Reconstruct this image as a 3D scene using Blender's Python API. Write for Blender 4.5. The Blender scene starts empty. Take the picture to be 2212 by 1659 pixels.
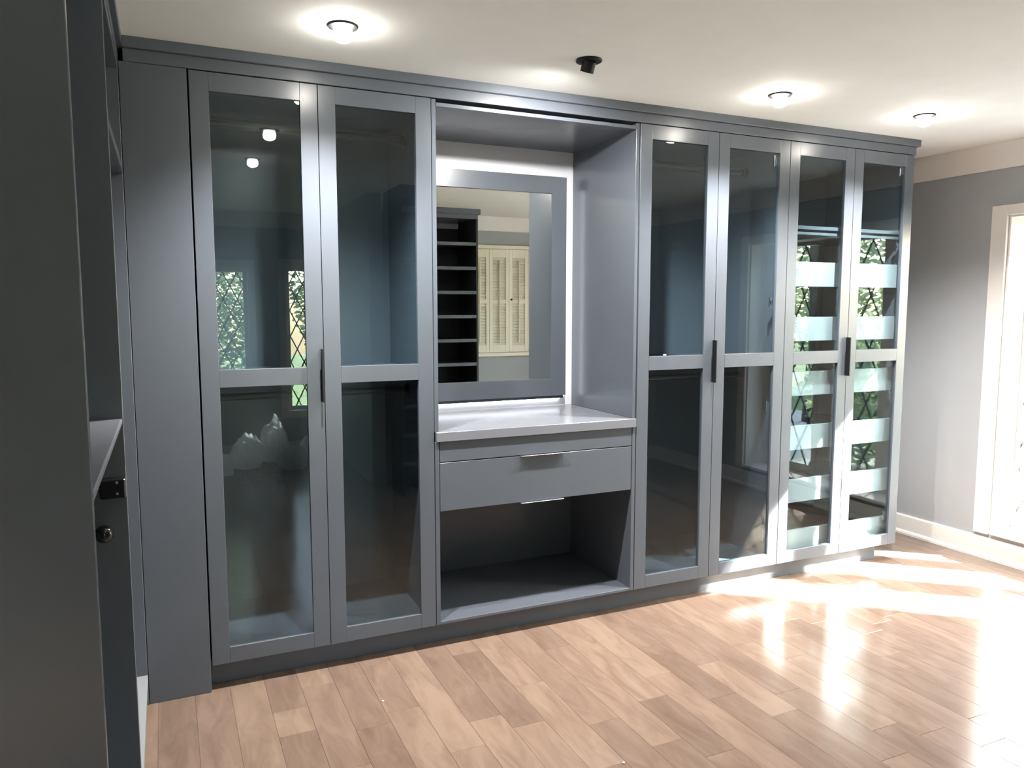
import bpy, bmesh, math, random
from mathutils import Vector, Matrix, noise

# ------------------------------------------------------------------ camera, world, sun, exposure
scene = bpy.context.scene
COL = scene.collection
CAM = (-0.1045, -2.8914, 1.4063)
cam_data = bpy.data.cameras.new('camera')
cam_data.sensor_fit = 'HORIZONTAL'
cam_data.sensor_width = 36.0
cam_data.lens = 1644.73 * 36.0 / 2212.0
cam_data.clip_start = 0.02
cam = bpy.data.objects.new('camera', cam_data)
COL.objects.link(cam)
cam.location = CAM
cam.rotation_euler = (math.pi / 2 - 0.099357, 0.0003, -0.42667)
scene.camera = cam

world = bpy.data.worlds.new('world')
scene.world = world
world.use_nodes = True
wn = world.node_tree.nodes
wl = world.node_tree.links
wn.clear()
w_out = wn.new('ShaderNodeOutputWorld')
w_bg = wn.new('ShaderNodeBackground')
w_sky = wn.new('ShaderNodeTexSky')
w_sky.sky_type = 'NISHITA'
w_sky.sun_disc = False
w_sky.sun_elevation = math.radians(35)
w_sky.sun_rotation = math.radians(131)
w_sky.air_density = 1.0
w_sky.dust_density = 2.0
w_bg.inputs['Strength'].default_value = 5.2
wl.new(w_sky.outputs[0], w_bg.inputs[0])
wl.new(w_bg.outputs[0], w_out.inputs[0])

SUN_DIR = Vector((-1.09, 0.95, -1.0)).normalized()
sun_data = bpy.data.lights.new('sun', 'SUN')
sun_data.energy = 190.0
sun_data.angle = math.radians(1.2)
sun_data.color = (1.0, 0.95, 0.88)
sun = bpy.data.objects.new('sun', sun_data)
COL.objects.link(sun)
sun.rotation_euler = SUN_DIR.to_track_quat('-Z', 'Y').to_euler()
sun.location = (12, -10, 10)

vs = scene.view_settings
vs.view_transform = 'Standard'
vs.look = 'None'
vs.gamma = 1.0
vs.use_curve_mapping = False
vs.exposure = -0.08
LAMP_W = 245.0
LAMP_COL = (1.0, 0.975, 0.94)
# daylight portals at the glazed openings (they only guide sampling of the sky)
for pn, loc, rot, sx_, sy_ in (('window_portal', (4.33, -0.98, 1.05), (0, math.pi / 2, 0), 1.7, 1.6),
                               ('alcove_portal', (0.80, -4.82, 1.15), (math.pi / 2, 0, 0), 1.1, 1.4)):
    pd = bpy.data.lights.new(pn, 'AREA'); pd.shape = 'RECTANGLE'; pd.size = sx_; pd.size_y = sy_
    pd.cycles.is_portal = True
    po = bpy.data.objects.new(pn, pd); COL.objects.link(po); po.location = loc; po.rotation_euler = rot

# ------------------------------------------------------------------ materials
def new_mat(name):
    m = bpy.data.materials.new(name)
    m.use_nodes = True
    nt = m.node_tree
    return m, nt, nt.nodes, nt.links, nt.nodes['Principled BSDF']

def paint(name, col, rough=0.4, bump=0.02, scale=240.0, var=0.04, spec=0.5, metallic=0.0):
    m, nt, n, l, p = new_mat(name)
    p.inputs['Roughness'].default_value = rough
    p.inputs['Metallic'].default_value = metallic
    p.inputs['Specular IOR Level'].default_value = spec
    tc = n.new('ShaderNodeTexCoord')
    nz = n.new('ShaderNodeTexNoise')
    nz.inputs['Scale'].default_value = 7.0
    nz.inputs['Detail'].default_value = 5.0
    mx = n.new('ShaderNodeMix'); mx.data_type = 'RGBA'
    mx.inputs[6].default_value = (*[c * (1 - var) for c in col], 1)
    mx.inputs[7].default_value = (*[min(1, c * (1 + var)) for c in col], 1)
    l.new(tc.outputs['Object'], nz.inputs['Vector'])
    l.new(nz.outputs[0], mx.inputs[0])
    l.new(mx.outputs[2], p.inputs['Base Color'])
    if bump > 0:
        n2 = n.new('ShaderNodeTexNoise')
        n2.inputs['Scale'].default_value = scale
        n2.inputs['Detail'].default_value = 3.0
        b = n.new('ShaderNodeBump')
        b.inputs['Strength'].default_value = bump
        b.inputs['Distance'].default_value = 0.002
        l.new(tc.outputs['Object'], n2.inputs['Vector'])
        l.new(n2.outputs[0], b.inputs['Height'])
        l.new(b.outputs[0], p.inputs['Normal'])
    return m

def glass_mat(name, tint, boost=1.0):
    m, nt, n, l, p = new_mat(name)
    n.remove(p)
    out = n['Material Output']
    lw = n.new('ShaderNodeLayerWeight'); lw.inputs['Blend'].default_value = 0.5
    pw = n.new('ShaderNodeMath'); pw.operation = 'POWER'; pw.inputs[1].default_value = 5.0
    ma = n.new('ShaderNodeMath'); ma.operation = 'MULTIPLY_ADD'
    ma.inputs[1].default_value = 0.95; ma.inputs[2].default_value = 0.043 * boost
    tr = n.new('ShaderNodeBsdfTransparent'); tr.inputs[0].default_value = (*tint, 1)
    gl = n.new('ShaderNodeBsdfGlossy'); gl.inputs['Roughness'].default_value = 0.004
    gl.inputs['Color'].default_value = (0.96, 1.0, 1.0, 1)
    mix = n.new('ShaderNodeMixShader')
    l.new(lw.outputs['Facing'], pw.inputs[0]); l.new(pw.outputs[0], ma.inputs[0])
    l.new(ma.outputs[0], mix.inputs[0]); l.new(tr.outputs[0], mix.inputs[1]); l.new(gl.outputs[0], mix.inputs[2])
    l.new(mix.outputs[0], out.inputs['Surface'])
    return m

def emit_mat(name, col, strength):
    m, nt, n, l, p = new_mat(name)
    p.inputs['Base Color'].default_value = (*col, 1)
    p.inputs['Emission Color'].default_value = (*col, 1)
    p.inputs['Emission Strength'].default_value = strength
    return m

def plank_mat():
    m, nt, n, l, p = new_mat('maple_plank')
    oi = n.new('ShaderNodeObjectInfo')
    tc = n.new('ShaderNodeTexCoord')
    geo = n.new('ShaderNodeNewGeometry')
    off = n.new('ShaderNodeVectorMath'); off.operation = 'SCALE'
    comb = n.new('ShaderNodeCombineXYZ')
    mul = n.new('ShaderNodeMath'); mul.operation = 'MULTIPLY'; mul.inputs[1].default_value = 37.0
    l.new(oi.outputs['Random'], mul.inputs[0])
    l.new(mul.outputs[0], comb.inputs[0]); l.new(mul.outputs[0], comb.inputs[2])
    add = n.new('ShaderNodeVectorMath'); add.operation = 'ADD'
    l.new(geo.outputs['Position'], add.inputs[0]); l.new(comb.outputs[0], add.inputs[1])
    mp = n.new('ShaderNodeMapping'); mp.inputs['Scale'].default_value = (10.0, 2.4, 1.0)
    l.new(add.outputs[0], mp.inputs['Vector'])
    nz = n.new('ShaderNodeTexNoise'); nz.inputs['Scale'].default_value = 1.6; nz.inputs['Detail'].default_value = 6.0
    nz.inputs['Roughness'].default_value = 0.6; nz.inputs['Distortion'].default_value = 0.8
    l.new(mp.outputs[0], nz.inputs['Vector'])
    tone = n.new('ShaderNodeValToRGB')
    e = tone.color_ramp.elements
    e[0].position = 0.0; e[0].color = (0.187, 0.128, 0.096, 1)
    e[1].position = 1.0; e[1].color = (0.257, 0.181, 0.136, 1)
    for pos, c in ((0.2, (0.207, 0.142, 0.107, 1)), (0.5, (0.241, 0.166, 0.125, 1)), (0.8, (0.249, 0.174, 0.129, 1))):
        x = e.new(pos); x.color = c
    l.new(oi.outputs['Random'], tone.inputs[0])
    gr = n.new('ShaderNodeValToRGB')
    g = gr.color_ramp.elements
    g[0].position = 0.28; g[0].color = (0.66, 0.63, 0.61, 1)
    g[1].position = 0.62; g[1].color = (1.0, 1.0, 1.0, 1)
    l.new(nz.outputs[0], gr.inputs[0])
    mx = n.new('ShaderNodeMix'); mx.data_type = 'RGBA'; mx.blend_type = 'MULTIPLY'; mx.inputs[0].default_value = 0.85
    l.new(tone.outputs[0], mx.inputs[6]); l.new(gr.outputs[0], mx.inputs[7])
    l.new(mx.outputs[2], p.inputs['Base Color'])
    p.inputs['Roughness'].default_value = 0.16
    p.inputs['Specular IOR Level'].default_value = 0.5
    nb = n.new('ShaderNodeTexNoise'); nb.inputs['Scale'].default_value = 6.0; nb.inputs['Detail'].default_value = 3.0
    l.new(add.outputs[0], nb.inputs['Vector'])
    b = n.new('ShaderNodeBump'); b.inputs['Strength'].default_value = 0.10; b.inputs['Distance'].default_value = 0.006
    l.new(nb.outputs[0], b.inputs['Height']); l.new(b.outputs[0], p.inputs['Normal'])
    return m

def leaf_mat(name, c1, c2):
    m, nt, n, l, p = new_mat(name)
    n.remove(p)
    out = n['Material Output']
    geo = n.new('ShaderNodeNewGeometry')
    ramp = n.new('ShaderNodeValToRGB')
    ramp.color_ramp.elements[0].color = (*c1, 1); ramp.color_ramp.elements[1].color = (*c2, 1)
    l.new(geo.outputs['Random Per Island'], ramp.inputs[0])
    d = n.new('ShaderNodeBsdfDiffuse'); t = n.new('ShaderNodeBsdfTranslucent')
    g = n.new('ShaderNodeBsdfGlossy'); g.inputs['Roughness'].default_value = 0.35
    l.new(ramp.outputs[0], d.inputs[0]); l.new(ramp.outputs[0], t.inputs[0])
    m1 = n.new('ShaderNodeMixShader'); m1.inputs[0].default_value = 0.45
    m2 = n.new('ShaderNodeMixShader'); m2.inputs[0].default_value = 0.10
    l.new(d.outputs[0], m1.inputs[1]); l.new(t.outputs[0], m1.inputs[2])
    l.new(m1.outputs[0], m2.inputs[1]); l.new(g.outputs[0], m2.inputs[2])
    l.new(m2.outputs[0], out.inputs['Surface'])
    return m

M = {}
M['paint'] = paint('grey_cabinet_paint', (0.095, 0.108, 0.129), 0.27, 0.03)
M['tray'] = paint('pale_grey_drawer_laminate', (0.28, 0.29, 0.30), 0.4, 0.02)
M['whitepanel'] = paint('white_niche_panel', (0.80, 0.80, 0.84), 0.5, 0.02)
M['counter'] = paint('pale_grey_countertop', (0.175, 0.182, 0.207), 0.22, 0.01)
M['black'] = paint('black_metal', (0.012, 0.012, 0.013), 0.5, 0.02, spec=0.25)
M['pull'] = paint('brushed_aluminium_pull', (0.35, 0.35, 0.37), 0.4, 0.0, metallic=1.0)
M['knobblack'] = paint('black_gloss_knob', (0.01, 0.01, 0.011), 0.12, 0.0)
M['bronze'] = paint('black_rod', (0.012, 0.012, 0.013), 0.28, 0.0)
M['chrome'] = paint('chrome_hinge', (0.75, 0.75, 0.77), 0.18, 0.0, metallic=1.0)
M['charcoal'] = paint('charcoal_interior', (0.022, 0.022, 0.024), 0.6, 0.02)
M['wall'] = paint('pale_grey_wall_paint', (0.35, 0.36, 0.37), 0.7, 0.05, 160)
M['ceiling'] = paint('cream_ceiling_paint', (0.86, 0.86, 0.83), 0.85, 0.05, 120)
M['trim'] = paint('warm_white_trim_paint', (0.74, 0.70, 0.66), 0.45, 0.02)
M['shutter'] = paint('cream_shutter_paint', (0.80, 0.74, 0.60), 0.5, 0.02)
M['lead'] = paint('grey_lead_came', (0.10, 0.10, 0.10), 0.5, 0.02, metallic=0.4)
M['glass'] = glass_mat('clear_door_glass', (0.89, 0.965, 0.99))
M['winglass'] = glass_mat('leaded_window_glass', (0.96, 0.98, 0.97))
M['plank'] = plank_mat()
M['subfloor'] = paint('subfloor', (0.30, 0.22, 0.15), 0.7, 0.02)
M['lawn'] = paint('lawn_green', (0.10, 0.17, 0.05), 0.9, 0.2, 40, 0.3)
M['bounce_ground'] = paint('pale_bounce_ground', (0.52, 0.50, 0.47), 0.9, 0.2, 30, 0.1)  # pale tone for the added ground that reflects sunlight indoors
M['bark'] = paint('brown_bark', (0.10, 0.075, 0.055), 0.9, 0.3, 30, 0.2)
M['bag'] = paint('white_plastic_film', (0.85, 0.86, 0.87), 0.18, 0.1, 60)
_nt = M['bag'].node_tree
_t = _nt.nodes.new('ShaderNodeBsdfTranslucent'); _t.inputs[0].default_value = (0.85, 0.86, 0.87, 1)
_m = _nt.nodes.new('ShaderNodeMixShader'); _m.inputs[0].default_value = 0.5
_nt.links.new(_nt.nodes['Principled BSDF'].outputs[0], _m.inputs[1]); _nt.links.new(_t.outputs[0], _m.inputs[2])
_nt.links.new(_m.outputs[0], _nt.nodes['Material Output'].inputs['Surface'])
M['blackbag'] = paint('black_plastic_film', (0.012, 0.012, 0.014), 0.25, 0.1, 60)
M['leaf1'] = leaf_mat('leaf_green', (0.15, 0.21, 0.11), (0.40, 0.47, 0.29))
M['leaf2'] = leaf_mat('leaf_pale_green', (0.26, 0.32, 0.20), (0.58, 0.62, 0.46))
M['paper'] = paint('white_scrap', (0.85, 0.84, 0.80), 0.6, 0.0)
mm, nt, n, l, p = new_mat('silvered_mirror')
p.inputs['Base Color'].default_value = (0.86, 0.89, 0.86, 1)
p.inputs['Metallic'].default_value = 1.0
p.inputs['Roughness'].default_value = 0.003
M['mirror'] = mm
M['led'] = emit_mat('lit_led_strip', (0.93, 0.96, 1.0), 6.5)
M['bulb'] = emit_mat('lit_led_bulb', (1.0, 0.95, 0.87), 110.0)

# ------------------------------------------------------------------ helpers
ORIG = {}

def origin(o):
    return ORIG.get(o.name, Vector((0, 0, 0))) if o is not None else Vector((0, 0, 0))

def tag(o, label=None, cat=None, group=None, kind=None):
    if label: o['label'] = label
    if cat: o['category'] = cat
    if group: o['group'] = group
    if kind: o['kind'] = kind
    return o

def thing(name, loc, label, cat, group=None):
    o = bpy.data.objects.new(name, None)
    o.empty_display_size = 0.1
    COL.objects.link(o)
    o.location = loc
    ORIG[o.name] = Vector(loc)
    return tag(o, label, cat, group)

def bm_box(bm, x0, x1, y0, y1, z0, z1):
    v = [bm.verts.new(c) for c in ((x0, y0, z0), (x1, y0, z0), (x1, y1, z0), (x0, y1, z0),
                                   (x0, y0, z1), (x1, y0, z1), (x1, y1, z1), (x0, y1, z1))]
    fs = [bm.faces.new([v[i] for i in q]) for q in
          ((0, 3, 2, 1), (4, 5, 6, 7), (0, 1, 5, 4), (1, 2, 6, 5), (2, 3, 7, 6), (3, 0, 4, 7))]
    return v, fs

def bm_tube(bm, pts, r, seg=14, caps=True):
    rings = []
    for i, pnt in enumerate(pts):
        a = Vector(pts[max(0, i - 1)]); b = Vector(pts[min(len(pts) - 1, i + 1)])
        d = (b - a).normalized()
        q = d.to_track_quat('Z', 'Y')
        rr = r[i] if isinstance(r, (list, tuple)) else r
        rings.append([bm.verts.new(Vector(pnt) + q @ Vector((rr * math.cos(2 * math.pi * k / seg), rr * math.sin(2 * math.pi * k / seg), 0))) for k in range(seg)])
    for a, b in zip(rings[:-1], rings[1:]):
        for k in range(seg):
            bm.faces.new((a[k], a[(k + 1) % seg], b[(k + 1) % seg], b[k]))
    if caps:
        bm.faces.new(list(reversed(rings[0]))); bm.faces.new(rings[-1])

def bm_lathe(bm, prof, mat=Matrix(), seg=24, cap0=True, cap1=True):
    # prof = [(radius, height)], around local z, transformed by mat
    rings = []
    for r, h in prof:
        rings.append([bm.verts.new(mat @ Vector((r * math.cos(2 * math.pi * k / seg), r * math.sin(2 * math.pi * k / seg), h))) for k in range(seg)])
    for a, b in zip(rings[:-1], rings[1:]):
        for k in range(seg):
            bm.faces.new((a[k], a[(k + 1) % seg], b[(k + 1) % seg], b[k]))
    if cap0: bm.faces.new(list(reversed(rings[0])))
    if cap1: bm.faces.new(rings[-1])

def link(name, bm, mat, parent=None, bevel=0.0, smooth=False, rootorg=None):
    if bevel > 0:
        bmesh.ops.bevel(bm, geom=list(bm.edges), offset=bevel, segments=1, affect='EDGES', profile=0.5, clamp_overlap=True)
    bmesh.ops.recalc_face_normals(bm, faces=bm.faces)
    org = rootorg if rootorg is not None else root_origin(parent)
    bmesh.ops.translate(bm, verts=bm.verts, vec=-org)
    me = bpy.data.meshes.new(name)
    bm.to_mesh(me); bm.free()
    if smooth:
        for f in me.polygons: f.use_smooth = True
    me.materials.append(M[mat])
    o = bpy.data.objects.new(name, me)
    COL.objects.link(o)
    if parent is not None:
        o.parent = parent
    else:
        o.location = org
    return o

def root_origin(parent):
    o = parent
    while o is not None and o.parent is not None:
        o = o.parent
    return origin(o)

def box(name, b, mat, parent=None, bevel=0.0012, rootorg=None):
    bm = bmesh.new(); bm_box(bm, *b)
    return link(name, bm, mat, parent, bevel, rootorg=rootorg)

def boxes(name, bs, mat, parent=None, bevel=0.0012, rootorg=None):
    bm = bmesh.new()
    for b in bs: bm_box(bm, *b)
    return link(name, bm, mat, parent, bevel, rootorg=rootorg)

def struct(o):
    o['kind'] = 'structure'
    return o

def clip_poly(poly, u0, u1, v0, v1):
    def cl(poly, f, inter):
        out = []
        for i, a in enumerate(poly):
            b = poly[(i + 1) % len(poly)]
            ia, ib = f(a), f(b)
            if ia: out.append(a)
            if ia != ib: out.append(inter(a, b))
        return out
    def lerp_u(c): return lambda a, b: (c, a[1] + (b[1] - a[1]) * (c - a[0]) / (b[0] - a[0]))
    def lerp_v(c): return lambda a, b: (a[0] + (b[0] - a[0]) * (c - a[1]) / (b[1] - a[1]), c)
    for f, it in ((lambda p: p[0] >= u0, lerp_u(u0)), (lambda p: p[0] <= u1, lerp_u(u1)),
                  (lambda p: p[1] >= v0, lerp_v(v0)), (lambda p: p[1] <= v1, lerp_v(v1))):
        if not poly: break
        poly = cl(poly, f, it)
    return poly

def leaded_light(sash, axis, d, u0, u1, v0, v1, dw, dh, seed):
    """diamond panes in a rectangle; axis 'x': plane x=d, u=y ; axis 'y': plane y=d, u=x"""
    rnd = random.Random(seed)
    def P(u, v, t): return (d + t, u, v) if axis == 'x' else (u, d + t, v)
    nu = int((u1 - u0) / dw) + 3; nv = int((v1 - v0) / dh) + 3
    for i in range(-1, 2 * nu):
        for j in range(-1, 2 * nv):
            if (i + j) % 2: continue
            cu = u0 + i * dw / 2; cv = v1 - j * dh / 2
            g = 0.004
            poly = [(cu, cv - dh / 2 + g * 2), (cu + dw / 2 - g, cv), (cu, cv + dh / 2 - g * 2), (cu - dw / 2 + g, cv)]
            poly = clip_poly(poly, u0, u1, v0, v1)
            if len(poly) < 3: continue
            area = 0.5 * abs(sum(a[0] * b[1] - b[0] * a[1] for a, b in zip(poly, poly[1:] + poly[:1])))
            if area < 2e-4: continue
            ta, tb = rnd.uniform(-.015, .015), rnd.uniform(-.012, .012)
            bm = bmesh.new()
            fr = [bm.verts.new(P(u, v, -0.0015 + ta * (u - cu) + tb * (v - cv))) for u, v in poly]
            bk = [bm.verts.new(P(u, v, 0.0015 + ta * (u - cu) + tb * (v - cv))) for u, v in poly]
            bm.faces.new(fr); bm.faces.new(list(reversed(bk)))
            for k in range(len(poly)):
                bm.faces.new((fr[k], bk[k], bk[(k + 1) % len(poly)], fr[(k + 1) % len(poly)]))
            link('pane', bm, 'winglass', sash)
    # lead cames
    bm = bmesh.new()
    w = 0.0055
    for s in (1, -1):
        L = math.hypot(dw, dh); du, dv = dw / L, s * dh / L
        nuv = (-dv, du)
        for k in range(-2 * nu - 2 * nv, 2 * nu + 2 * nv):
            # lines through the diamond corners (u0 + k*dw/2 +dw/2 , v1)
            cu = u0 + (k + 0.5) * dw - dw / 2 + dw / 2; cv = v1
            ln = 8.0
            poly = [(cu - du * ln + nuv[0] * w, cv - dv * ln + nuv[1] * w), (cu + du * ln + nuv[0] * w, cv + dv * ln + nuv[1] * w),
                    (cu + du * ln - nuv[0] * w, cv + dv * ln - nuv[1] * w), (cu - du * ln - nuv[0] * w, cv - dv * ln - nuv[1] * w)]
            poly = clip_poly(poly, u0, u1, v0, v1)
            if len(poly) < 3: continue
            fr = [bm.verts.new(P(u, v, -0.004)) for u, v in poly]
            bk = [bm.verts.new(P(u, v, 0.004)) for u, v in poly]
            bm.faces.new(fr); bm.faces.new(list(reversed(bk)))
            for q in range(len(poly)):
                bm.faces.new((fr[q], bk[q], bk[(q + 1) % len(poly)], fr[(q + 1) % len(poly)]))
    link('lead_lattice', bm, 'lead', sash)

# ------------------------------------------------------------------ room shell
CEIL = 2.293
XR = 4.068           # right wall
XL = -0.85           # left wall
YB = -3.0            # wall behind, right part
YA = -4.65           # alcove wall behind the camera
XA = 1.36            # right side of the alcove
YF = 0.60            # wall behind the wardrobes

floor = struct(box('floor', (XL - .1, 4.4, YA - .1, YF + .1, -0.10, -0.012), 'subfloor', None, 0))
rnd = random.Random(5)
PW = 0.1207
fixed = {(1): [-0.41], (2): [-0.105], (3): [-0.473], (14): [-0.982, -0.568]}
plank_cache = {}
def plank(x0, x1, y0, y1):
    g = 0.0002
    bm = bmesh.new()
    bm_box(bm, x0 + g, x1 - g, y0 + g, y1 - g, -0.012, 0.0)
    cx, cy = (x0 + x1) / 2, (y0 + y1) / 2
    bmesh.ops.bevel(bm, geom=[e for e in bm.edges if all(v.co.z > -.001 for v in e.verts)], offset=0.0008, segments=1, affect='EDGES')
    bmesh.ops.translate(bm, verts=bm.verts, vec=(-cx, -cy, 0))
    me = bpy.data.meshes.new('plank'); bm.to_mesh(me); bm.free()
    me.materials.append(M['plank'])
    o = bpy.data.objects.new('plank', me); COL.objects.link(o)
    o.location = (cx, cy, 0); o.parent = floor
    return o
for k in range(-7, 33):
    x0 = 0.0605 + PW * (k - 0) ; x1 = x0 + PW
    x0 = max(x0, XL); x1 = min(x1, XR)
    if x1 - x0 < 0.02: continue
    ytop = 0.13 if x1 < 3.45 else YF
    cuts = []
    fx = sorted(fixed.get(k, []), reverse=True)
    y = ytop
    pend = list(fx)
    first = True
    while y > -2.9:
        L = rnd.uniform(0.35, 1.05)
        if first: L = rnd.uniform(0.15, 0.9); first = False
        ny = y - L
        if pend and ny < pend[0] + 0.15:
            ny = pend.pop(0)
        if ny < -2.7: ny = -2.9
        plank(x0, x1, ny, y)
        y = ny
bm = bmesh.new()
for k in range(-7, 33):
    x0 = max(0.0605 + PW * k, XL); x1 = min(0.0605 + PW * (k + 1), XR)
    y = -2.9
    while y > YA:
        ny = max(YA, y - rnd.uniform(.4, 1.1))
        bm_box(bm, x0 + .0006, x1 - .0006, ny + .0006, y - .0006, -0.012, 0)
        y = ny
far = link('far_planks', bm, 'plank', floor); far['kind'] = 'stuff'

struct(box('ceiling', (XL - .1, 4.4, YA - .1, YF + .1, CEIL, CEIL + 0.1), 'ceiling', None, 0))
struct(box('wall_left', (XL - .1, XL, YA - .1, YF + .1, -.012, CEIL), 'wall', None, 0))
struct(box('wall_front', (XL, XR, YF, YF + .1, -.012, CEIL), 'wall', None, 0))
WX1 = XR + 0.25
OY0, OY1, OZ0, OZ1 = -1.78, -0.20, 0.145, 1.904
struct(boxes('wall_right', [(XR, WX1, YB - .1, OY0, -.012, CEIL), (XR, WX1, OY1, YF + .1, -.012, CEIL),
                            (XR, WX1, OY0, OY1, -.012, OZ0), (XR, WX1, OY0, OY1, OZ1, CEIL)], 'wall', None, 0))
struct(box('wall_back', (XA + .1, XR, YB - .1, YB, -.012, CEIL), 'wall', None, 0))
struct(box('wall_alcove_right', (XA, XA + .1, YA, YB, -.012, CEIL), 'wall', None, 0))
# alcove back wall with two window openings
A0, A1, AZ0, AZ1 = 0.30, 0.61, 0.78, 1.78
B0, B1, BZ0, BZ1 = 0.96, 1.30, 0.42, 1.80
struct(boxes('wall_alcove_back', [(XL, A0, YA - .08, YA, -.012, CEIL), (A1, B0, YA - .08, YA, -.012, CEIL), (B1, XA + .1, YA - .08, YA, -.012, CEIL),
                                  (A0, A1, YA - .08, YA, -.012, AZ0), (A0, A1, YA - .08, YA, AZ1, CEIL),
                                  (B0, B1, YA - .08, YA, -.012, BZ0), (B0, B1, YA - .08, YA, BZ1, CEIL)], 'wall', None, 0))

# crown band and baseboard
def crown(name, axis, sgn, d, a, b):
    prof = [(0, 2.157), (0.014, 2.157), (0.018, 2.165), (0.05, 2.262), (0.055, 2.283), (0.055, CEIL), (0, CEIL)]
    bm = bmesh.new()
    ends = []
    for t in (a, b):
        ends.append([bm.verts.new((d + sgn * o, t, z) if axis == 'x' else (t, d + sgn * o, z)) for o, z in prof])
    n_ = len(prof)
    for k in range(n_):
        bm.faces.new((ends[0][k], ends[0][(k + 1) % n_], ends[1][(k + 1) % n_], ends[1][k]))
    bm.faces.new(ends[0]); bm.faces.new(list(reversed(ends[1])))
    return struct(link(name, bm, 'trim'))
crown('trim_1', 'x', -1, XR, YB + .056, YF)
crown('trim_2', 'y', 1, YB, XA + .1, XR)
crown('trim_3', 'y', 1, YA, XL, XA)
def base(name, axis, sgn, d, a, b):
    prof = [(0, 0), (0.030, 0), (0.030, 0.012), (0.024, 0.022), (0.016, 0.026), (0.016, 0.112), (0.010, 0.120), (0, 0.120)]
    bm = bmesh.new(); ends = []
    for t in (a, b):
        ends.append([bm.verts.new((d + sgn * o, t, z) if axis == 'x' else (t, d + sgn * o, z)) for o, z in prof])
    n_ = len(prof)
    for k in range(n_):
        bm.faces.new((ends[0][k], ends[0][(k + 1) % n_], ends[1][(k + 1) % n_], ends[1][k]))
    bm.faces.new(ends[0]); bm.faces.new(list(reversed(ends[1])))
    return struct(link(name, bm, 'trim'))
base('baseboard_right', 'x', -1, XR, YB + .031, YF)
base('baseboard_back', 'y', 1, YB, 2.53, XR)
base('baseboard_alcove', 'y', 1, YA, XL, XA)

# ------------------------------------------------------------------ right window
w1 = struct(boxes('window_1', [(XR - .02, XR, OY1, OY1 + .085, OZ0 - .006, OZ1 + .055), (XR - .02, XR, OY0 - .085, OY0, OZ0 - .006, OZ1 + .055),
                               (XR - .02, XR, OY0, OY1, OZ1, OZ1 + .055)], 'trim', None, 0.002))
boxes('jamb_liner', [(XR, WX1 - .002, OY1 - .012, OY1, OZ0, OZ1), (XR, WX1 - .002, OY0, OY0 + .012, OZ0, OZ1),
                     (XR, WX1 - .002, OY0 + .012, OY1 - .012, OZ1 - .012, OZ1)], 'trim', w1, 0.001)
box('window_sill', (XR - .03, WX1 - .002, OY0 + .012, OY1 - .012, OZ0, OZ0 + .022), 'trim', w1, 0.004)
GX = 4.25
LIGHTS = [(-0.56, -0.228), (-1.07, -0.69), (-1.66, -1.25)]
GZ0, GZ1 = 0.235, 1.865
edges_ = [OY1 - .012] + [v for a, b in LIGHTS for v in (b, a)] + [OY0 + .012]
for i in range(0, len(edges_), 2):
    box('mullion', (GX - .025, GX + .035, edges_[i + 1], edges_[i], OZ0 + .022, OZ1 - .012), 'trim', w1, 0.003)
for i, (a, b) in enumerate(LIGHTS):
    s = boxes('sash', [(GX - .02, GX + .03, a, b, OZ0 + .022, GZ0), (GX - .02, GX + .03, a, b, GZ1, OZ1 - .012)], 'trim', w1, 0.002)
    leaded_light(s, 'x', GX, a + .001, b - .001, GZ0, GZ1, 0.18, 0.37, 10 + i)

# alcove windows
for nm, (a, b, c, d), sd in (('window_2', (A0, A1, AZ0, AZ1), 31), ('window_3', (B0, B1, BZ0, BZ1), 32)):
    w = struct(boxes(nm, [(a - .07, a, YA, YA + .018, c - .07, d + .07), (b, b + .07 if nm == 'window_2' else min(b + .07, XA), YA, YA + .018, c - .07, d + .07),
                          (a, b, YA, YA + .018, d, d + .07), (a, b, YA, YA + .03, c - .07, c)], 'trim', None, 0.002))
    s = boxes('sash', [(a, a + .035, YA - .06, YA - .025, c, d), (b - .035, b, YA - .06, YA - .025, c, d),
                       (a + .035, b - .035, YA - .06, YA - .025, c, c + .04), (a + .035, b - .035, YA - .06, YA - .025, d - .04, d)], 'trim', w, 0.002)
    leaded_light(s, 'y', YA - .042, a + .036, b - .036, c + .041, d - .041, 0.125, 0.25, sd)

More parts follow.
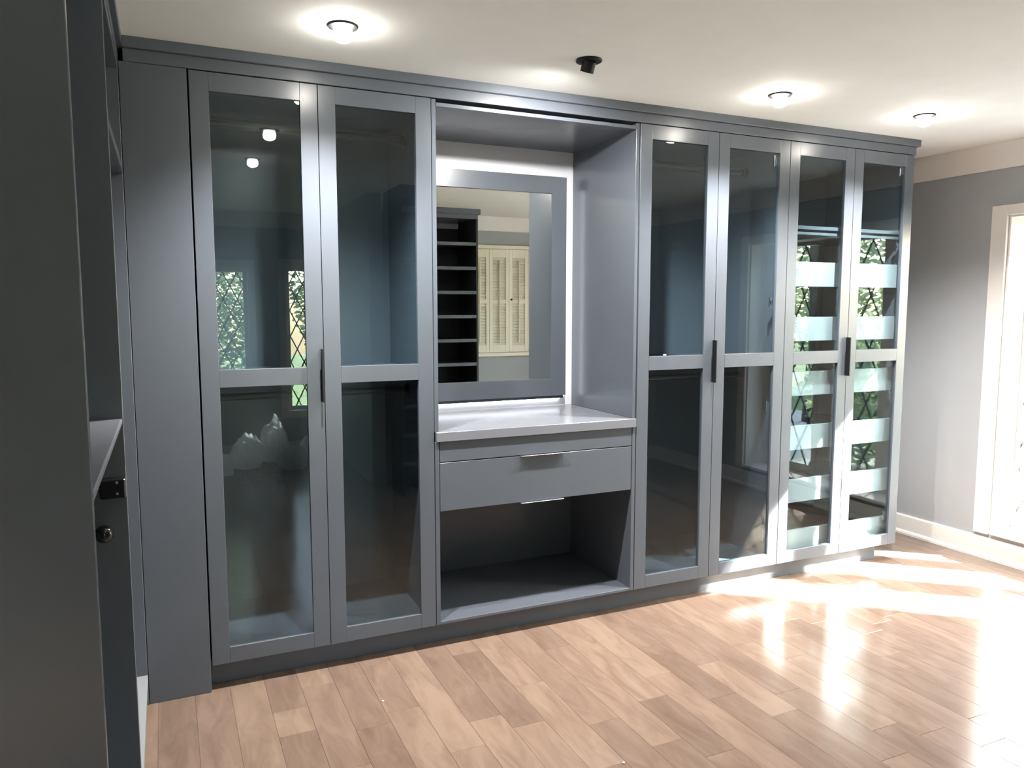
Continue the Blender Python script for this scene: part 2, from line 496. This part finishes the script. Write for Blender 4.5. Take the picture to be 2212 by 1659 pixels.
# shuttered window on the wall behind, seen in the mirror
w4 = struct(boxes('window_4', [(2.56, 2.60, YB, YB + .03, .93, 2.02), (3.66, 3.70, YB, YB + .03, .93, 2.02),
                               (2.60, 3.66, YB, YB + .03, 1.985, 2.02), (2.60, 3.66, YB, YB + .045, .93, .965)], 'shutter', None, 0.002))
sx = 2.602
for i in range(5):
    a, b = sx + i * 0.2115, sx + i * 0.2115 + 0.209
    y0, y1 = YB + .002, YB + .030
    p_ = boxes('shutter_panel', [(a, a + .035, y0, y1, .968, 1.982), (b - .035, b, y0, y1, .968, 1.982),
                                 (a + .035, b - .035, y0, y1, .968, 1.04), (a + .035, b - .035, y0, y1, 1.90, 1.982),
                                 (a + .035, b - .035, y0, y1, 1.45, 1.49)], 'shutter', w4, 0.0015)
    bm = bmesh.new()
    for z0, z1 in ((1.04, 1.45), (1.49, 1.90)):
        nsl = int((z1 - z0) / 0.0285)
        for q in range(nsl):
            zc = z0 + (q + .5) * (z1 - z0) / nsl
            v, f = bm_box(bm, a + .0355, b - .0355, -.0165, .0165, -.0022, .0022)
            bmesh.ops.transform(bm, verts=v, matrix=Matrix.Translation((0, (y0 + y1) / 2, zc)) @ Matrix.Rotation(math.radians(-58), 4, 'X'))
    sl = link('louvre_slats', bm, 'shutter', p_); sl['kind'] = 'stuff'
    box('tilt_rod', ((a + b) / 2 - .005, (a + b) / 2 + .005, y1 + .006, y1 + .016, 1.06, 1.88), 'shutter', p_, 0.001)
    if i == 2:
        bm = bmesh.new()
        bm_lathe(bm, [(.004, 0), (.004, .012), (.009, .016), (.010, .022), (.006, .027)], Matrix.Translation((a + .017, y1, 1.49)) @ Matrix.Rotation(-math.pi / 2, 4, 'X'), 14)
        link('shutter_knob', bm, 'black', p_, smooth=True)

# ------------------------------------------------------------------ cornice, plinth, filler
struct(boxes('trim_4', [(-0.195, 3.575, 0.0, 0.585, 2.2165, 2.258), (-0.195, 3.590, -0.016, 0.585, 2.258, CEIL)], 'paint', None, 0.0015))
struct(boxes('trim_5', [(-0.8, -0.21, -1.66, 0.585, 2.2165, 2.258), (-0.8, -0.195, -1.675, 0.585, 2.258, CEIL)], 'paint', None, 0.0015))
struct(boxes('trim_6', [(0.0, 3.485, 0.066, 0.084, 0.0, 0.0985), (3.467, 3.485, 0.084, 0.58, 0.0, 0.0985)], 'paint', None, 0.0012))
struct(box('trim_7', (-0.209, -0.003, 0.0, 0.020, 0.0, 2.2150), 'paint', None, 0.0012))

# ------------------------------------------------------------------ wardrobes
ZB, ZT = 0.100, 2.2126
def glass_door(root, x0, x1, handle=None, hinge=None, hinge_z=()):
    st = 0.062
    o = boxes('door', [(x0, x0 + st, 0, .021, ZB, ZT), (x1 - st, x1, 0, .021, ZB, ZT),
                       (x0 + st, x1 - st, 0, .021, ZB, .160), (x0 + st, x1 - st, 0, .021, 1.123, 1.187), (x0 + st, x1 - st, 0, .021, 2.150, ZT)],
              'paint', root, 0.0009)
    for z0, z1 in ((.160, 1.123), (1.187, 2.150)):
        box('glass_pane', (x0 + st - .0005, x1 - st + .0005, .009, .013, z0 - .0005, z1 + .0005), 'glass', o, 0)
    if handle:
        h = boxes('edge_pull', [(x1 - .0095, x1 - .0065, -.0295, 0.0005, 1.055, 1.255), (x1 - .0125, x1 - .0065, -.031, -.0285, 1.055, 1.255)], 'black', o, 0.0006)
        h['label'] = 'slim black edge pull'
    for hz in hinge_z:
        bm = bmesh.new()
        s = -1 if hinge == 'r' else 1
        xe = x1 if hinge == 'r' else x0
        c = xe + s * .064
        bm_box(bm, min(c, xe + s * .008), max(c, xe + s * .008), .0215, .034, hz - .011, hz + .011)
        bm_lathe(bm, [(.0175, 0), (.0175, .004), (.011, .010), (.004, .012)], Matrix.Translation((c - s * .004, .0215, hz)) @ Matrix.Rotation(-math.pi / 2, 4, 'X'), 16)
        bm_box(bm, c + s * .006, c + s * .014, .0215, .030, hz - .026, hz + .026) if s > 0 else bm_box(bm, c + s * .014, c + s * .006, .0215, .030, hz - .026, hz + .026)
        hg = link('hinge', bm, 'chrome', o, 0.0008)
        hg['label'] = 'small chrome cup hinge'
    return o

def carcass(root, x0, x1):
    t = .018
    box('side_panel', (x0 + .001, x0 + t, .0225, .585, ZB, ZT), 'paint', root)
    box('side_panel', (x1 - t, x1 - .001, .0225, .585, ZB, ZT), 'paint', root)
    box('floor_panel', (x0 + t, x1 - t, .0225, .574, ZB, .118), 'paint', root)
    box('top_panel', (x0 + t, x1 - t, .0225, .574, 2.195, ZT), 'paint', root)
    box('back_panel', (x0 + t, x1 - t, .574, .585, ZB, ZT), 'paint', root, 0)

def hanging_wardrobe(x0, x1, label, hinges):
    r = thing('wardrobe_cabinet', ((x0 + x1) / 2, .29, 0), label, 'wardrobe')
    carcass(r, x0, x1)
    box('shelf', (x0 + .0185, x1 - .0185, .030, .5735, 1.138, 1.156), 'paint', r)
    xm = (x0 + x1) / 2
    for z in (2.108, 1.056):
        bm = bmesh.new()
        bm_tube(bm, [(x0 + .019, .30, z), (x1 - .019, .30, z)], .0145, 18)
        rod = link('hanging_rod', bm, 'bronze', r, smooth=False)
        for xx, s in ((x0 + .0181, 1), (x1 - .0181, -1)):
            bm = bmesh.new()
            bm_lathe(bm, [(.027, 0), (.027, .005), (.021, .009), (.020, .022), (.0150, .024)],
                     Matrix.Translation((xx, .30, z)) @ Matrix.Rotation(s * math.pi / 2, 4, 'Y'), 20)
            link('rod_flange', bm, 'bronze', rod)
    glass_door(r, x0 + .0012, xm - .0012, handle=True, hinge='l', hinge_z=hinges[0])
    glass_door(r, xm + .0012, x1 - .0012, hinge='r', hinge_z=hinges[1])
    return r

X1, X2, X3, X4 = 0.8662, 1.8315, 2.6975, 3.5648
w_left = hanging_wardrobe(0.0015, X1, 'grey glass-door wardrobe with hanging rods, next to the plain filler panel', ((), ()))
w_mid = hanging_wardrobe(X2, X3, 'grey glass-door wardrobe with hanging rods between the vanity and the drawer wardrobe', ((), (2.115, 1.434, .918, .25)))
sh = box('glass_shim', (1.985, 2.000, .0135, .0200, 1.188, 1.194), 'paper', w_mid, 0.0005)

r = thing('drawer_wardrobe', ((X3 + X4) / 2, .29, 0), 'grey glass-door wardrobe holding six pull-out trays, at the window end of the run', 'wardrobe')
carcass(r, X3 + .001, X4)
box('shelf', (X3 + .0195, X4 - .0185, .030, .5735, 1.799, 1.817), 'paint', r)
box('tray_box_top', (X3 + .030, X4 - .030, .034, .57, 1.773, 1.787), 'paint', r)
for z0, z1 in ((.118 + .004, .250), (.398, .521), (.675, .801), (.957, 1.082), (1.238, 1.361), (1.515, 1.639)):
    a, b = X3 + .036, X4 - .036
    tr = boxes('tray', [(a + .012, b - .012, .055, .55, z0 + .008, z0 + .018), (a + .012, a + .024, .055, .55, z0 + .018, z1 - .03),
                        (b - .024, b - .012, .055, .55, z0 + .018, z1 - .03), (a + .024, b - .024, .538, .55, z0 + .018, z1 - .03)], 'charcoal', r, 0.0008)
    fr = box('tray_front', (a, b, .039, .0548, z0, z1), 'tray', tr)
for z in (.16, .436, .713, .995, 1.276, 1.553):
    box('tray_slide', (X3 + .0195, X3 + .046, .06, .54, z, z + .03), 'black', r, 0.0008)
    box('tray_slide', (X4 - .046, X4 - .0185, .06, .54, z, z + .03), 'black', r, 0.0008)
xm = (X3 + X4) / 2
glass_door(r, X3 + .0022, xm - .0012, handle=True)
glass_door(r, xm + .0012, X4 - .0012, hinge='r', hinge_z=(2.13, 1.735, .93, .26))

# ------------------------------------------------------------------ vanity
va, vb = .8682, 1.8290
t = .018
v = thing('vanity_cabinet', ((va + vb) / 2, .29, 0), 'grey vanity cabinet with open mirror niche, one drawer and a dark empty bay', 'vanity')
box('side_panel', (va, va + t, 0, .585, ZB, .8675), 'paint', v)
box('side_panel', (vb - t, vb, 0, .585, ZB, .8675), 'paint', v)
box('niche_side', (va, va + t, .004, .585, .9075, 2.2126), 'paint', v)
box('niche_side', (vb - t, vb, .004, .585, .9075, 2.2126), 'paint', v)
box('niche_top', (va + t, vb - t, .002, .574, 2.186, 2.2005), 'paint', v)
nb = box('niche_back', (va + t, vb - t, .574, .585, .9075, 2.2005), 'whitepanel', v, 0); nb['label'] = 'white back panel behind the mirror'
box('floor_panel', (va + t, vb - t, 0, .574, ZB, .113), 'paint', v)
box('back_panel', (va + t, vb - t, .574, .585, ZB, .8675), 'paint', v, 0)
box('top_rail', (va + t + .003, vb - t - .003, .001, .020, .7835, .8675), 'paint', v, 0.0005)
d = box('drawer', (va + t + .003, vb - t - .003, .0015, .020, .579, .7790), 'paint', v, 0.0005)
boxes('drawer_box', [(va + t + .02, vb - t - .02, .0205, .52, .60, .612), (va + t + .02, va + t + .032, .0205, .52, .612, .74),
                     (vb - t - .032, vb - t - .02, .0205, .52, .612, .74), (va + t + .032, vb - t - .032, .508, .52, .612, .74)], 'tray', d, 0.0008)
for z in (.7795, .5762):
    fp = boxes('finger_pull', [(1.248, 1.453, -.016, .018, z, z + .0020)], 'pull', d, 0.0005)
    fp['label'] = 'thin metal finger pull'
ct = boxes('vanity_countertop', [(va + .004, vb - .003, -.010, .5735, .868, .907)], 'counter', None, 0.0015, rootorg=Vector((1.3486, .28, .868)))
tag(ct, 'pale grey countertop slab under the framed mirror', 'countertop')

# mirror
mr = thing('framed_mirror', (1.348, .5735, .945), 'wall mirror in a wide flat grey frame above the vanity countertop', 'mirror')
mx0, mx1, mz0, mz1 = .941, 1.755, .962, 2.055
fw = .083
box('backing_board', (mx0 + .004, mx1 - .002, .556, .5735, .946, 2.048), 'paint', mr)
for nm, b_ in (('frame_stile', (mx0, mx0 + fw, .535, .556, mz0, mz1)), ('frame_stile', (mx1 - fw, mx1, .535, .556, mz0, mz1)),
               ('frame_rail', (mx0 + fw, mx1 - fw, .535, .556, mz0, mz0 + fw + .004)), ('frame_rail', (mx0 + fw, mx1 - fw, .535, .556, mz1 - fw, mz1))):
    box(nm, b_, 'paint', mr, 0.0006)
for b_ in ((mx1 - .002, mx1 + .0015, .560, .571, .955, 2.00), (mx0 + .0005, mx0 + .004, .560, .571, .955, 2.00), (mx0 + .02, mx1 - .02, .560, .571, .9425, .946)):
    ls = box('led_strip', b_, 'led', mr, 0); ls['label'] = 'thin white light strip along the mirror edge'
box('mirror_glass', (mx0 + fw, mx1 - fw, .545, .5555, mz0 + fw + .004, mz1 - fw), 'mirror', mr, 0)

# ------------------------------------------------------------------ closet unit along the left wall
LX = -0.21
cl = thing('closet_cabinet', (-.5, -.83, 0), 'dark grey built-in closet with counter niche and open hanging bay beside the filler panel', 'closet cabinet')
box('end_panel', (-.83, LX, -1.660, -1.642, 0, 2.2155), 'paint', cl)
mid_panel = box('end_panel', (-.83, LX, -.755, -.737, 0, 2.2155), 'paint', cl)
box('end_panel', (-.83, LX - .001, -.004, .018, 0, 2.2155), 'paint', cl)
box('back_panel', (-.843, -.830, -1.66, .018, 0, 2.2155), 'paint', cl, 0)
box('top_panel', (-.83, LX - .002, -1.642, -.755, 2.19, 2.2155), 'paint', cl)
box('top_panel', (-.83, LX - .002, -.737, -.004, 2.19, 2.2155), 'paint', cl)
box('bay_shelf', (-.83, LX - .001, -.737, -.004, 1.852, 1.878), 'paint', cl)
bf = box('bay_floor', (-.83, LX - .001, -.737, -.004, .085, .112), 'tray', cl)
box('bay_plinth', (-.83, LX - .05, -.737, -.004, 0, .085), 'paint', cl)
box('niche_floor', (-.83, LX - .001, -1.642, -.755, .085, .112), 'paint', cl)
box('niche_plinth', (-.83, LX - .05, -1.642, -.755, 0, .085), 'paint', cl)
PY = -.755                                # face of the panel beside the hanging bay, towards the counter niche
bm = bmesh.new()
bm_box(bm, LX - .059, LX - .001, PY - .034, PY, .934, .982)
blk = link('mounting_block', bm, 'knobblack', mid_panel, 0.003); blk['label'] = 'black mounting block with two small screws'
bm = bmesh.new()
for xs, zs in ((-.020, .974), (-.020, .946)):
    bm_lathe(bm, [(.0032, 0), (.0032, .0012), (.002, .0018)], Matrix.Translation((LX + xs, PY - .034, zs)) @ Matrix.Rotation(math.pi / 2, 4, 'X'), 12)
scr = link('block_screws', bm, 'pull', mid_panel); scr['kind'] = 'stuff'
bm = bmesh.new()
prof = [(.008, 0), (.008, .010), (.0115, .013)]
for q in range(1, 13):
    an = math.pi * q / 13 - math.pi / 2
    prof.append((.0225 * math.cos(an), .034 + .0225 * math.sin(an)))
prof.append((.0015, .0565))
bm_lathe(bm, prof, Matrix.Translation((-.264, PY, .847)) @ Matrix.Rotation(math.pi / 2, 4, 'X'), 26)
k_ = link('round_knob', bm, 'knobblack', mid_panel, smooth=True); k_['label'] = 'glossy black round knob'
lc = box('niche_countertop', (-.8295, LX - .002, -1.641, -.7555, 1.116, 1.130), 'counter', None, 0.003, rootorg=Vector((-.52, -1.2, 1.116)))
tag(lc, 'pale grey countertop in the closet niche above the black block and round knob', 'countertop')

# ------------------------------------------------------------------ shelf tower behind the camera (seen in the mirror)
tw = thing('shelf_tower', (1.96, -2.75, 0), 'tall grey open shelf tower with dark interior, reflected in the mirror', 'shelf tower')
TX0, TX1, TY0, TY1 = 1.47, 2.51, -2.995, -2.512
boxes('cornice', [(TX0, TX1, TY0, TY1, 2.205, 2.245), (TX0 - .0, TX1 + .018, TY0, TY1 + .018, 2.245, CEIL - .001)], 'paint', tw, 0.0012)
for x in (TX0, (TX0 + TX1) / 2 - .009, TX1 - .018):
    box('side_panel', (x, x + .018, TY0, TY1, 0, 2.205), 'charcoal', tw)
box('back_panel', (TX0 + .018, TX1 - .018, TY0, TY0 + .01, 0, 2.205), 'charcoal', tw, 0)
for i in range(10):
    z = 1.967 - .2175 * i
    if z < .02: break
    for a, b in ((TX0 + .018, (TX0 + TX1) / 2 - .009), ((TX0 + TX1) / 2 + .009, TX1 - .018)):
        s = box('shelf', (a, b, TY0 + .01, TY1 - .022, z + .004, z + .024), 'charcoal', tw)
        box('shelf_front', (a, b, TY1 - .022, TY1 - .002, z, z + .030), 'paint', s)

# ------------------------------------------------------------------ ceiling spotlights
def ring(r, x, y):
    bm = bmesh.new()
    bm_lathe(bm, [(.026, CEIL - .0005), (.047, CEIL - .0005), (.048, CEIL - .003), (.046, CEIL - .006), (.030, CEIL - .008), (.026, CEIL - .008)], Matrix.Translation((x, y, 0)), 36, False, False)
    link('trim_ring', bm, 'black', r)

def beam(r, x, y, m, power, size):
    ld = bpy.data.lights.new('spot_beam', 'SPOT')
    ld.energy = power; ld.color = LAMP_COL
    ld.spot_size = math.radians(size); ld.spot_blend = 1.0; ld.shadow_soft_size = 0.018
    lo = bpy.data.objects.new('spot_beam', ld); COL.objects.link(lo)
    lo.parent = r
    lo.matrix_local = Matrix.Translation((-x, -y, -CEIL)) @ m

def bulb_light(x, y, label, group=None, power=LAMP_W, size=122, tilt=math.radians(6)):
    r = thing('ceiling_spotlight', (x, y, CEIL), label, 'ceiling light', group)
    ring(r, x, y)
    bm = bmesh.new()
    T = Matrix.Translation((x, y, CEIL))
    bm_lathe(bm, [(.024, -.0005), (.030, -.018), (.032, -.028), (.029, -.040), (.020, -.048), (.009, -.052), (.001, -.053)], T, 28, True, True)
    link('bulb', bm, 'bulb', r, smooth=True)
    beam(r, x, y, T @ Matrix.Translation((0, 0, -.062)) @ Matrix.Rotation(tilt, 4, 'X'), power, size)

def can_light(x, y, label, tilt, swing, power):
    r = thing('ceiling_spotlight', (x, y, CEIL), label, 'ceiling light')
    ring(r, x, y)
    rot = Matrix.Translation((x, y, CEIL - .012)) @ Matrix.Rotation(swing, 4, 'Z') @ Matrix.Rotation(tilt, 4, 'X')
    L = .030
    bm = bmesh.new()
    bm_lathe(bm, [(.0245, .008), (.0245, -L), (.0220, -L), (.0220, -.004)], rot, 28, True, True)
    link('lamp_can', bm, 'black', r)
    bm = bmesh.new()
    bm_lathe(bm, [(.0215, -.008), (.0213, -L + .010), (.016, -L + .004), (.008, -L + .001), (.001, -L)], rot, 24, True, True)
    link('bulb', bm, 'bulb', r, smooth=True)
    beam(r, x, y, rot @ Matrix.Translation((0, 0, -L - .006)), power, 174)

bulb_light(0.445, -0.392, 'lit black-rimmed ceiling spotlight above the wardrobe beside the filler panel')
can_light(1.322, -0.422, 'black ceiling spotlight turned towards the vanity mirror, its bulb hidden', math.radians(24), math.radians(10), LAMP_W * .66)
bulb_light(2.275, -0.365, 'lit black-rimmed ceiling spotlight above the wardrobe between vanity and tray wardrobe')
bulb_light(3.135, -0.378, 'lit black-rimmed ceiling spotlight above the tray wardrobe, next to the window wall')
bulb_light(0.41, -1.15, 'lit ceiling spotlight over the open floor, next in line from the wardrobes', None, LAMP_W * .10, 60)
bulb_light(0.41, -1.95, 'lit ceiling spotlight over the open floor, last in line from the wardrobes', None, LAMP_W * .10, 60)

# ------------------------------------------------------------------ plastic bags by the alcove windows (reflected)
def bag(name, c, s, seed, mat, label, group=None):
    bm = bmesh.new()
    bmesh.ops.create_icosphere(bm, subdivisions=4, radius=1.0)
    off = Vector((seed * 7.3, seed * 3.1, seed * 1.7))
    for vv in bm.verts:
        n_ = vv.co.normalized()
        k = 1 + .35 * noise.noise(n_ * 1.6 + off) + .22 * abs(noise.noise(n_ * 4.0 + off)) + .10 * noise.noise(n_ * 9 + off)
        pz = n_.z * k
        vv.co = Vector((c[0] + n_.x * k * s[0], c[1] + n_.y * k * s[1], max(0.0, (pz + .62) * s[2]) + c[2]))
    o = link(name, bm, mat, None, rootorg=Vector(c))
    return tag(o, label, 'bag', group)
for i, (c, s, lb) in enumerate((((.78, -4.37, 0), (.12, .11, .22), 'tallest crumpled white plastic bag, under the wall between the diamond-paned windows'),
                                ((.52, -4.11, 0), (.13, .11, .17), 'crumpled white plastic bag lying between the tallest bag and the small one'),
                                ((.28, -3.86, 0), (.10, .09, .11), 'small crumpled white plastic bag furthest out on the floor from the windows'),
                                ((1.10, -4.22, 0), (.11, .11, .13), 'crumpled white plastic bag under the taller diamond-paned window'),
                                ((.88, -3.92, 0), (.12, .10, .12), 'low crumpled white plastic bag in front of the taller diamond-paned window'))):
    bag('plastic_bag', c, s, i + 1, 'bag', lb, 'crumpled bags by the alcove windows')
bag('rubbish_bag', (.12, -4.28, 0), (.12, .11, .15), 9, 'blackbag', 'crumpled black rubbish bag on the floor beside the white bags')

# scraps on the floor
for x, y, lb in ((.553, -.325, 'tiny white scrap on the maple floor in front of the wardrobe'), (1.135, -1.000, 'tiny white scrap on the open maple floor away from the cabinets')):
    bm = bmesh.new()
    bmesh.ops.create_icosphere(bm, subdivisions=1, radius=.004)
    for vv in bm.verts: vv.co = Vector((vv.co.x * (1 + .5 * noise.noise(vv.co * 900)), vv.co.y * 1.3, vv.co.z * .6 + .0024)) + Vector((x, y, 0))
    tag(link('paper_scrap', bm, 'paper', None, rootorg=Vector((x, y, 0))), lb, 'scrap', 'scraps on the floor')

# ------------------------------------------------------------------ garden outside the windows
gr = struct(box('ground', (9.5, 30, -26, 16, -.40, -.30), 'lawn', None, 0))
gr3 = struct(box('ground_bounce', (4.4, 9.49, -26, 16, -.40, -.30), 'bounce_ground', None, 0))  # unseen pale strip, added to bounce sun through the window onto the ceiling
gr2 = struct(box('ground_back', (-16, 4.39, -26, YA - .2, -.40, -.30), 'lawn', None, 0))
def shrub(name, c, s, n_, seed, mat, label, cat, trunk=None, leaf=(.05, .10), group=None):
    rr = random.Random(seed)
    root = thing(name, (c[0], c[1], -.30), label, cat, group)
    bm = bmesh.new()
    for i in range(n_):
        while True:
            q = Vector((rr.uniform(-1, 1), rr.uniform(-1, 1), rr.uniform(-1, 1)))
            if .25 < q.length < 1: break
        q = Vector((c[0] + q.x * s[0], c[1] + q.y * s[1], c[2] + q.z * s[2]))
        L = rr.uniform(*leaf); W_ = L * .45
        R_ = Matrix.Rotation(rr.uniform(0, 6.28), 3, 'Z') @ Matrix.Rotation(rr.uniform(-1.2, 1.2), 3, 'X') @ Matrix.Rotation(rr.uniform(-.8, .8), 3, 'Y')
        vs_ = [bm.verts.new(q + R_ @ Vector(pt)) for pt in ((-L, 0, 0), (0, -W_, .1 * L), (L, 0, 0), (0, W_, .1 * L))]
        bm.faces.new(vs_)
    me_org = root_origin(root)
    bmesh.ops.translate(bm, verts=bm.verts, vec=-me_org)
    me = bpy.data.meshes.new('foliage'); bm.to_mesh(me); bm.free(); me.materials.append(M[mat])
    f = bpy.data.objects.new('foliage', me); COL.objects.link(f); f.parent = root; f['kind'] = 'stuff'
    bm = bmesh.new()
    h0 = -.30; h1 = c[2]
    rad = trunk or .03
    bm_tube(bm, [(c[0], c[1], h0), (c[0] + .03, c[1] - .02, (h0 + h1) / 2), (c[0] - .02, c[1] + .03, h1)], [rad, rad * .8, rad * .5], 10)
    link('stem', bm, 'bark', root, smooth=True)
    return root
shrub('garden_shrub', (5.9, -0.9, .30), (.5, .5, .6), 1500, 1, 'leaf2', 'pale green leafy shrub close outside the leaded window', 'shrub')
shrub('garden_shrub', (6.7, -2.7, .5), (.75, .8, .8), 2000, 2, 'leaf1', 'green rounded shrub further along outside the leaded window', 'shrub')
shrub('garden_tree', (8.7, -5.6, 4.6), (1.5, 1.4, 1.3), 330, 3, 'leaf1', 'tall garden tree with a spreading crown shading the leaded window', 'tree', .12, (.09, .16))
shrub('garden_tree', (12.0, -1.2, 2.8), (2.2, 2.4, 2.4), 5000, 4, 'leaf1', 'large dense garden tree behind the shrubs', 'tree', .15, (.08, .15))
shrub('garden_tree', (12.6, -9.4, 2.6), (2.4, 2.4, 2.5), 5000, 5, 'leaf2', 'pale green garden tree at the end of the lawn', 'tree', .15, (.08, .15))
shrub('garden_tree', (-.2, -9.0, 1.8), (1.7, 1.3, 2.0), 14000, 6, 'leaf1', 'small-leaved garden tree outside the narrow diamond-paned window', 'tree', .12, (.04, .08))
shrub('garden_tree', (3.4, -9.6, 1.8), (1.7, 1.3, 2.0), 14000, 7, 'leaf1', 'dense garden tree outside the taller diamond-paned window', 'tree', .12, (.04, .08))
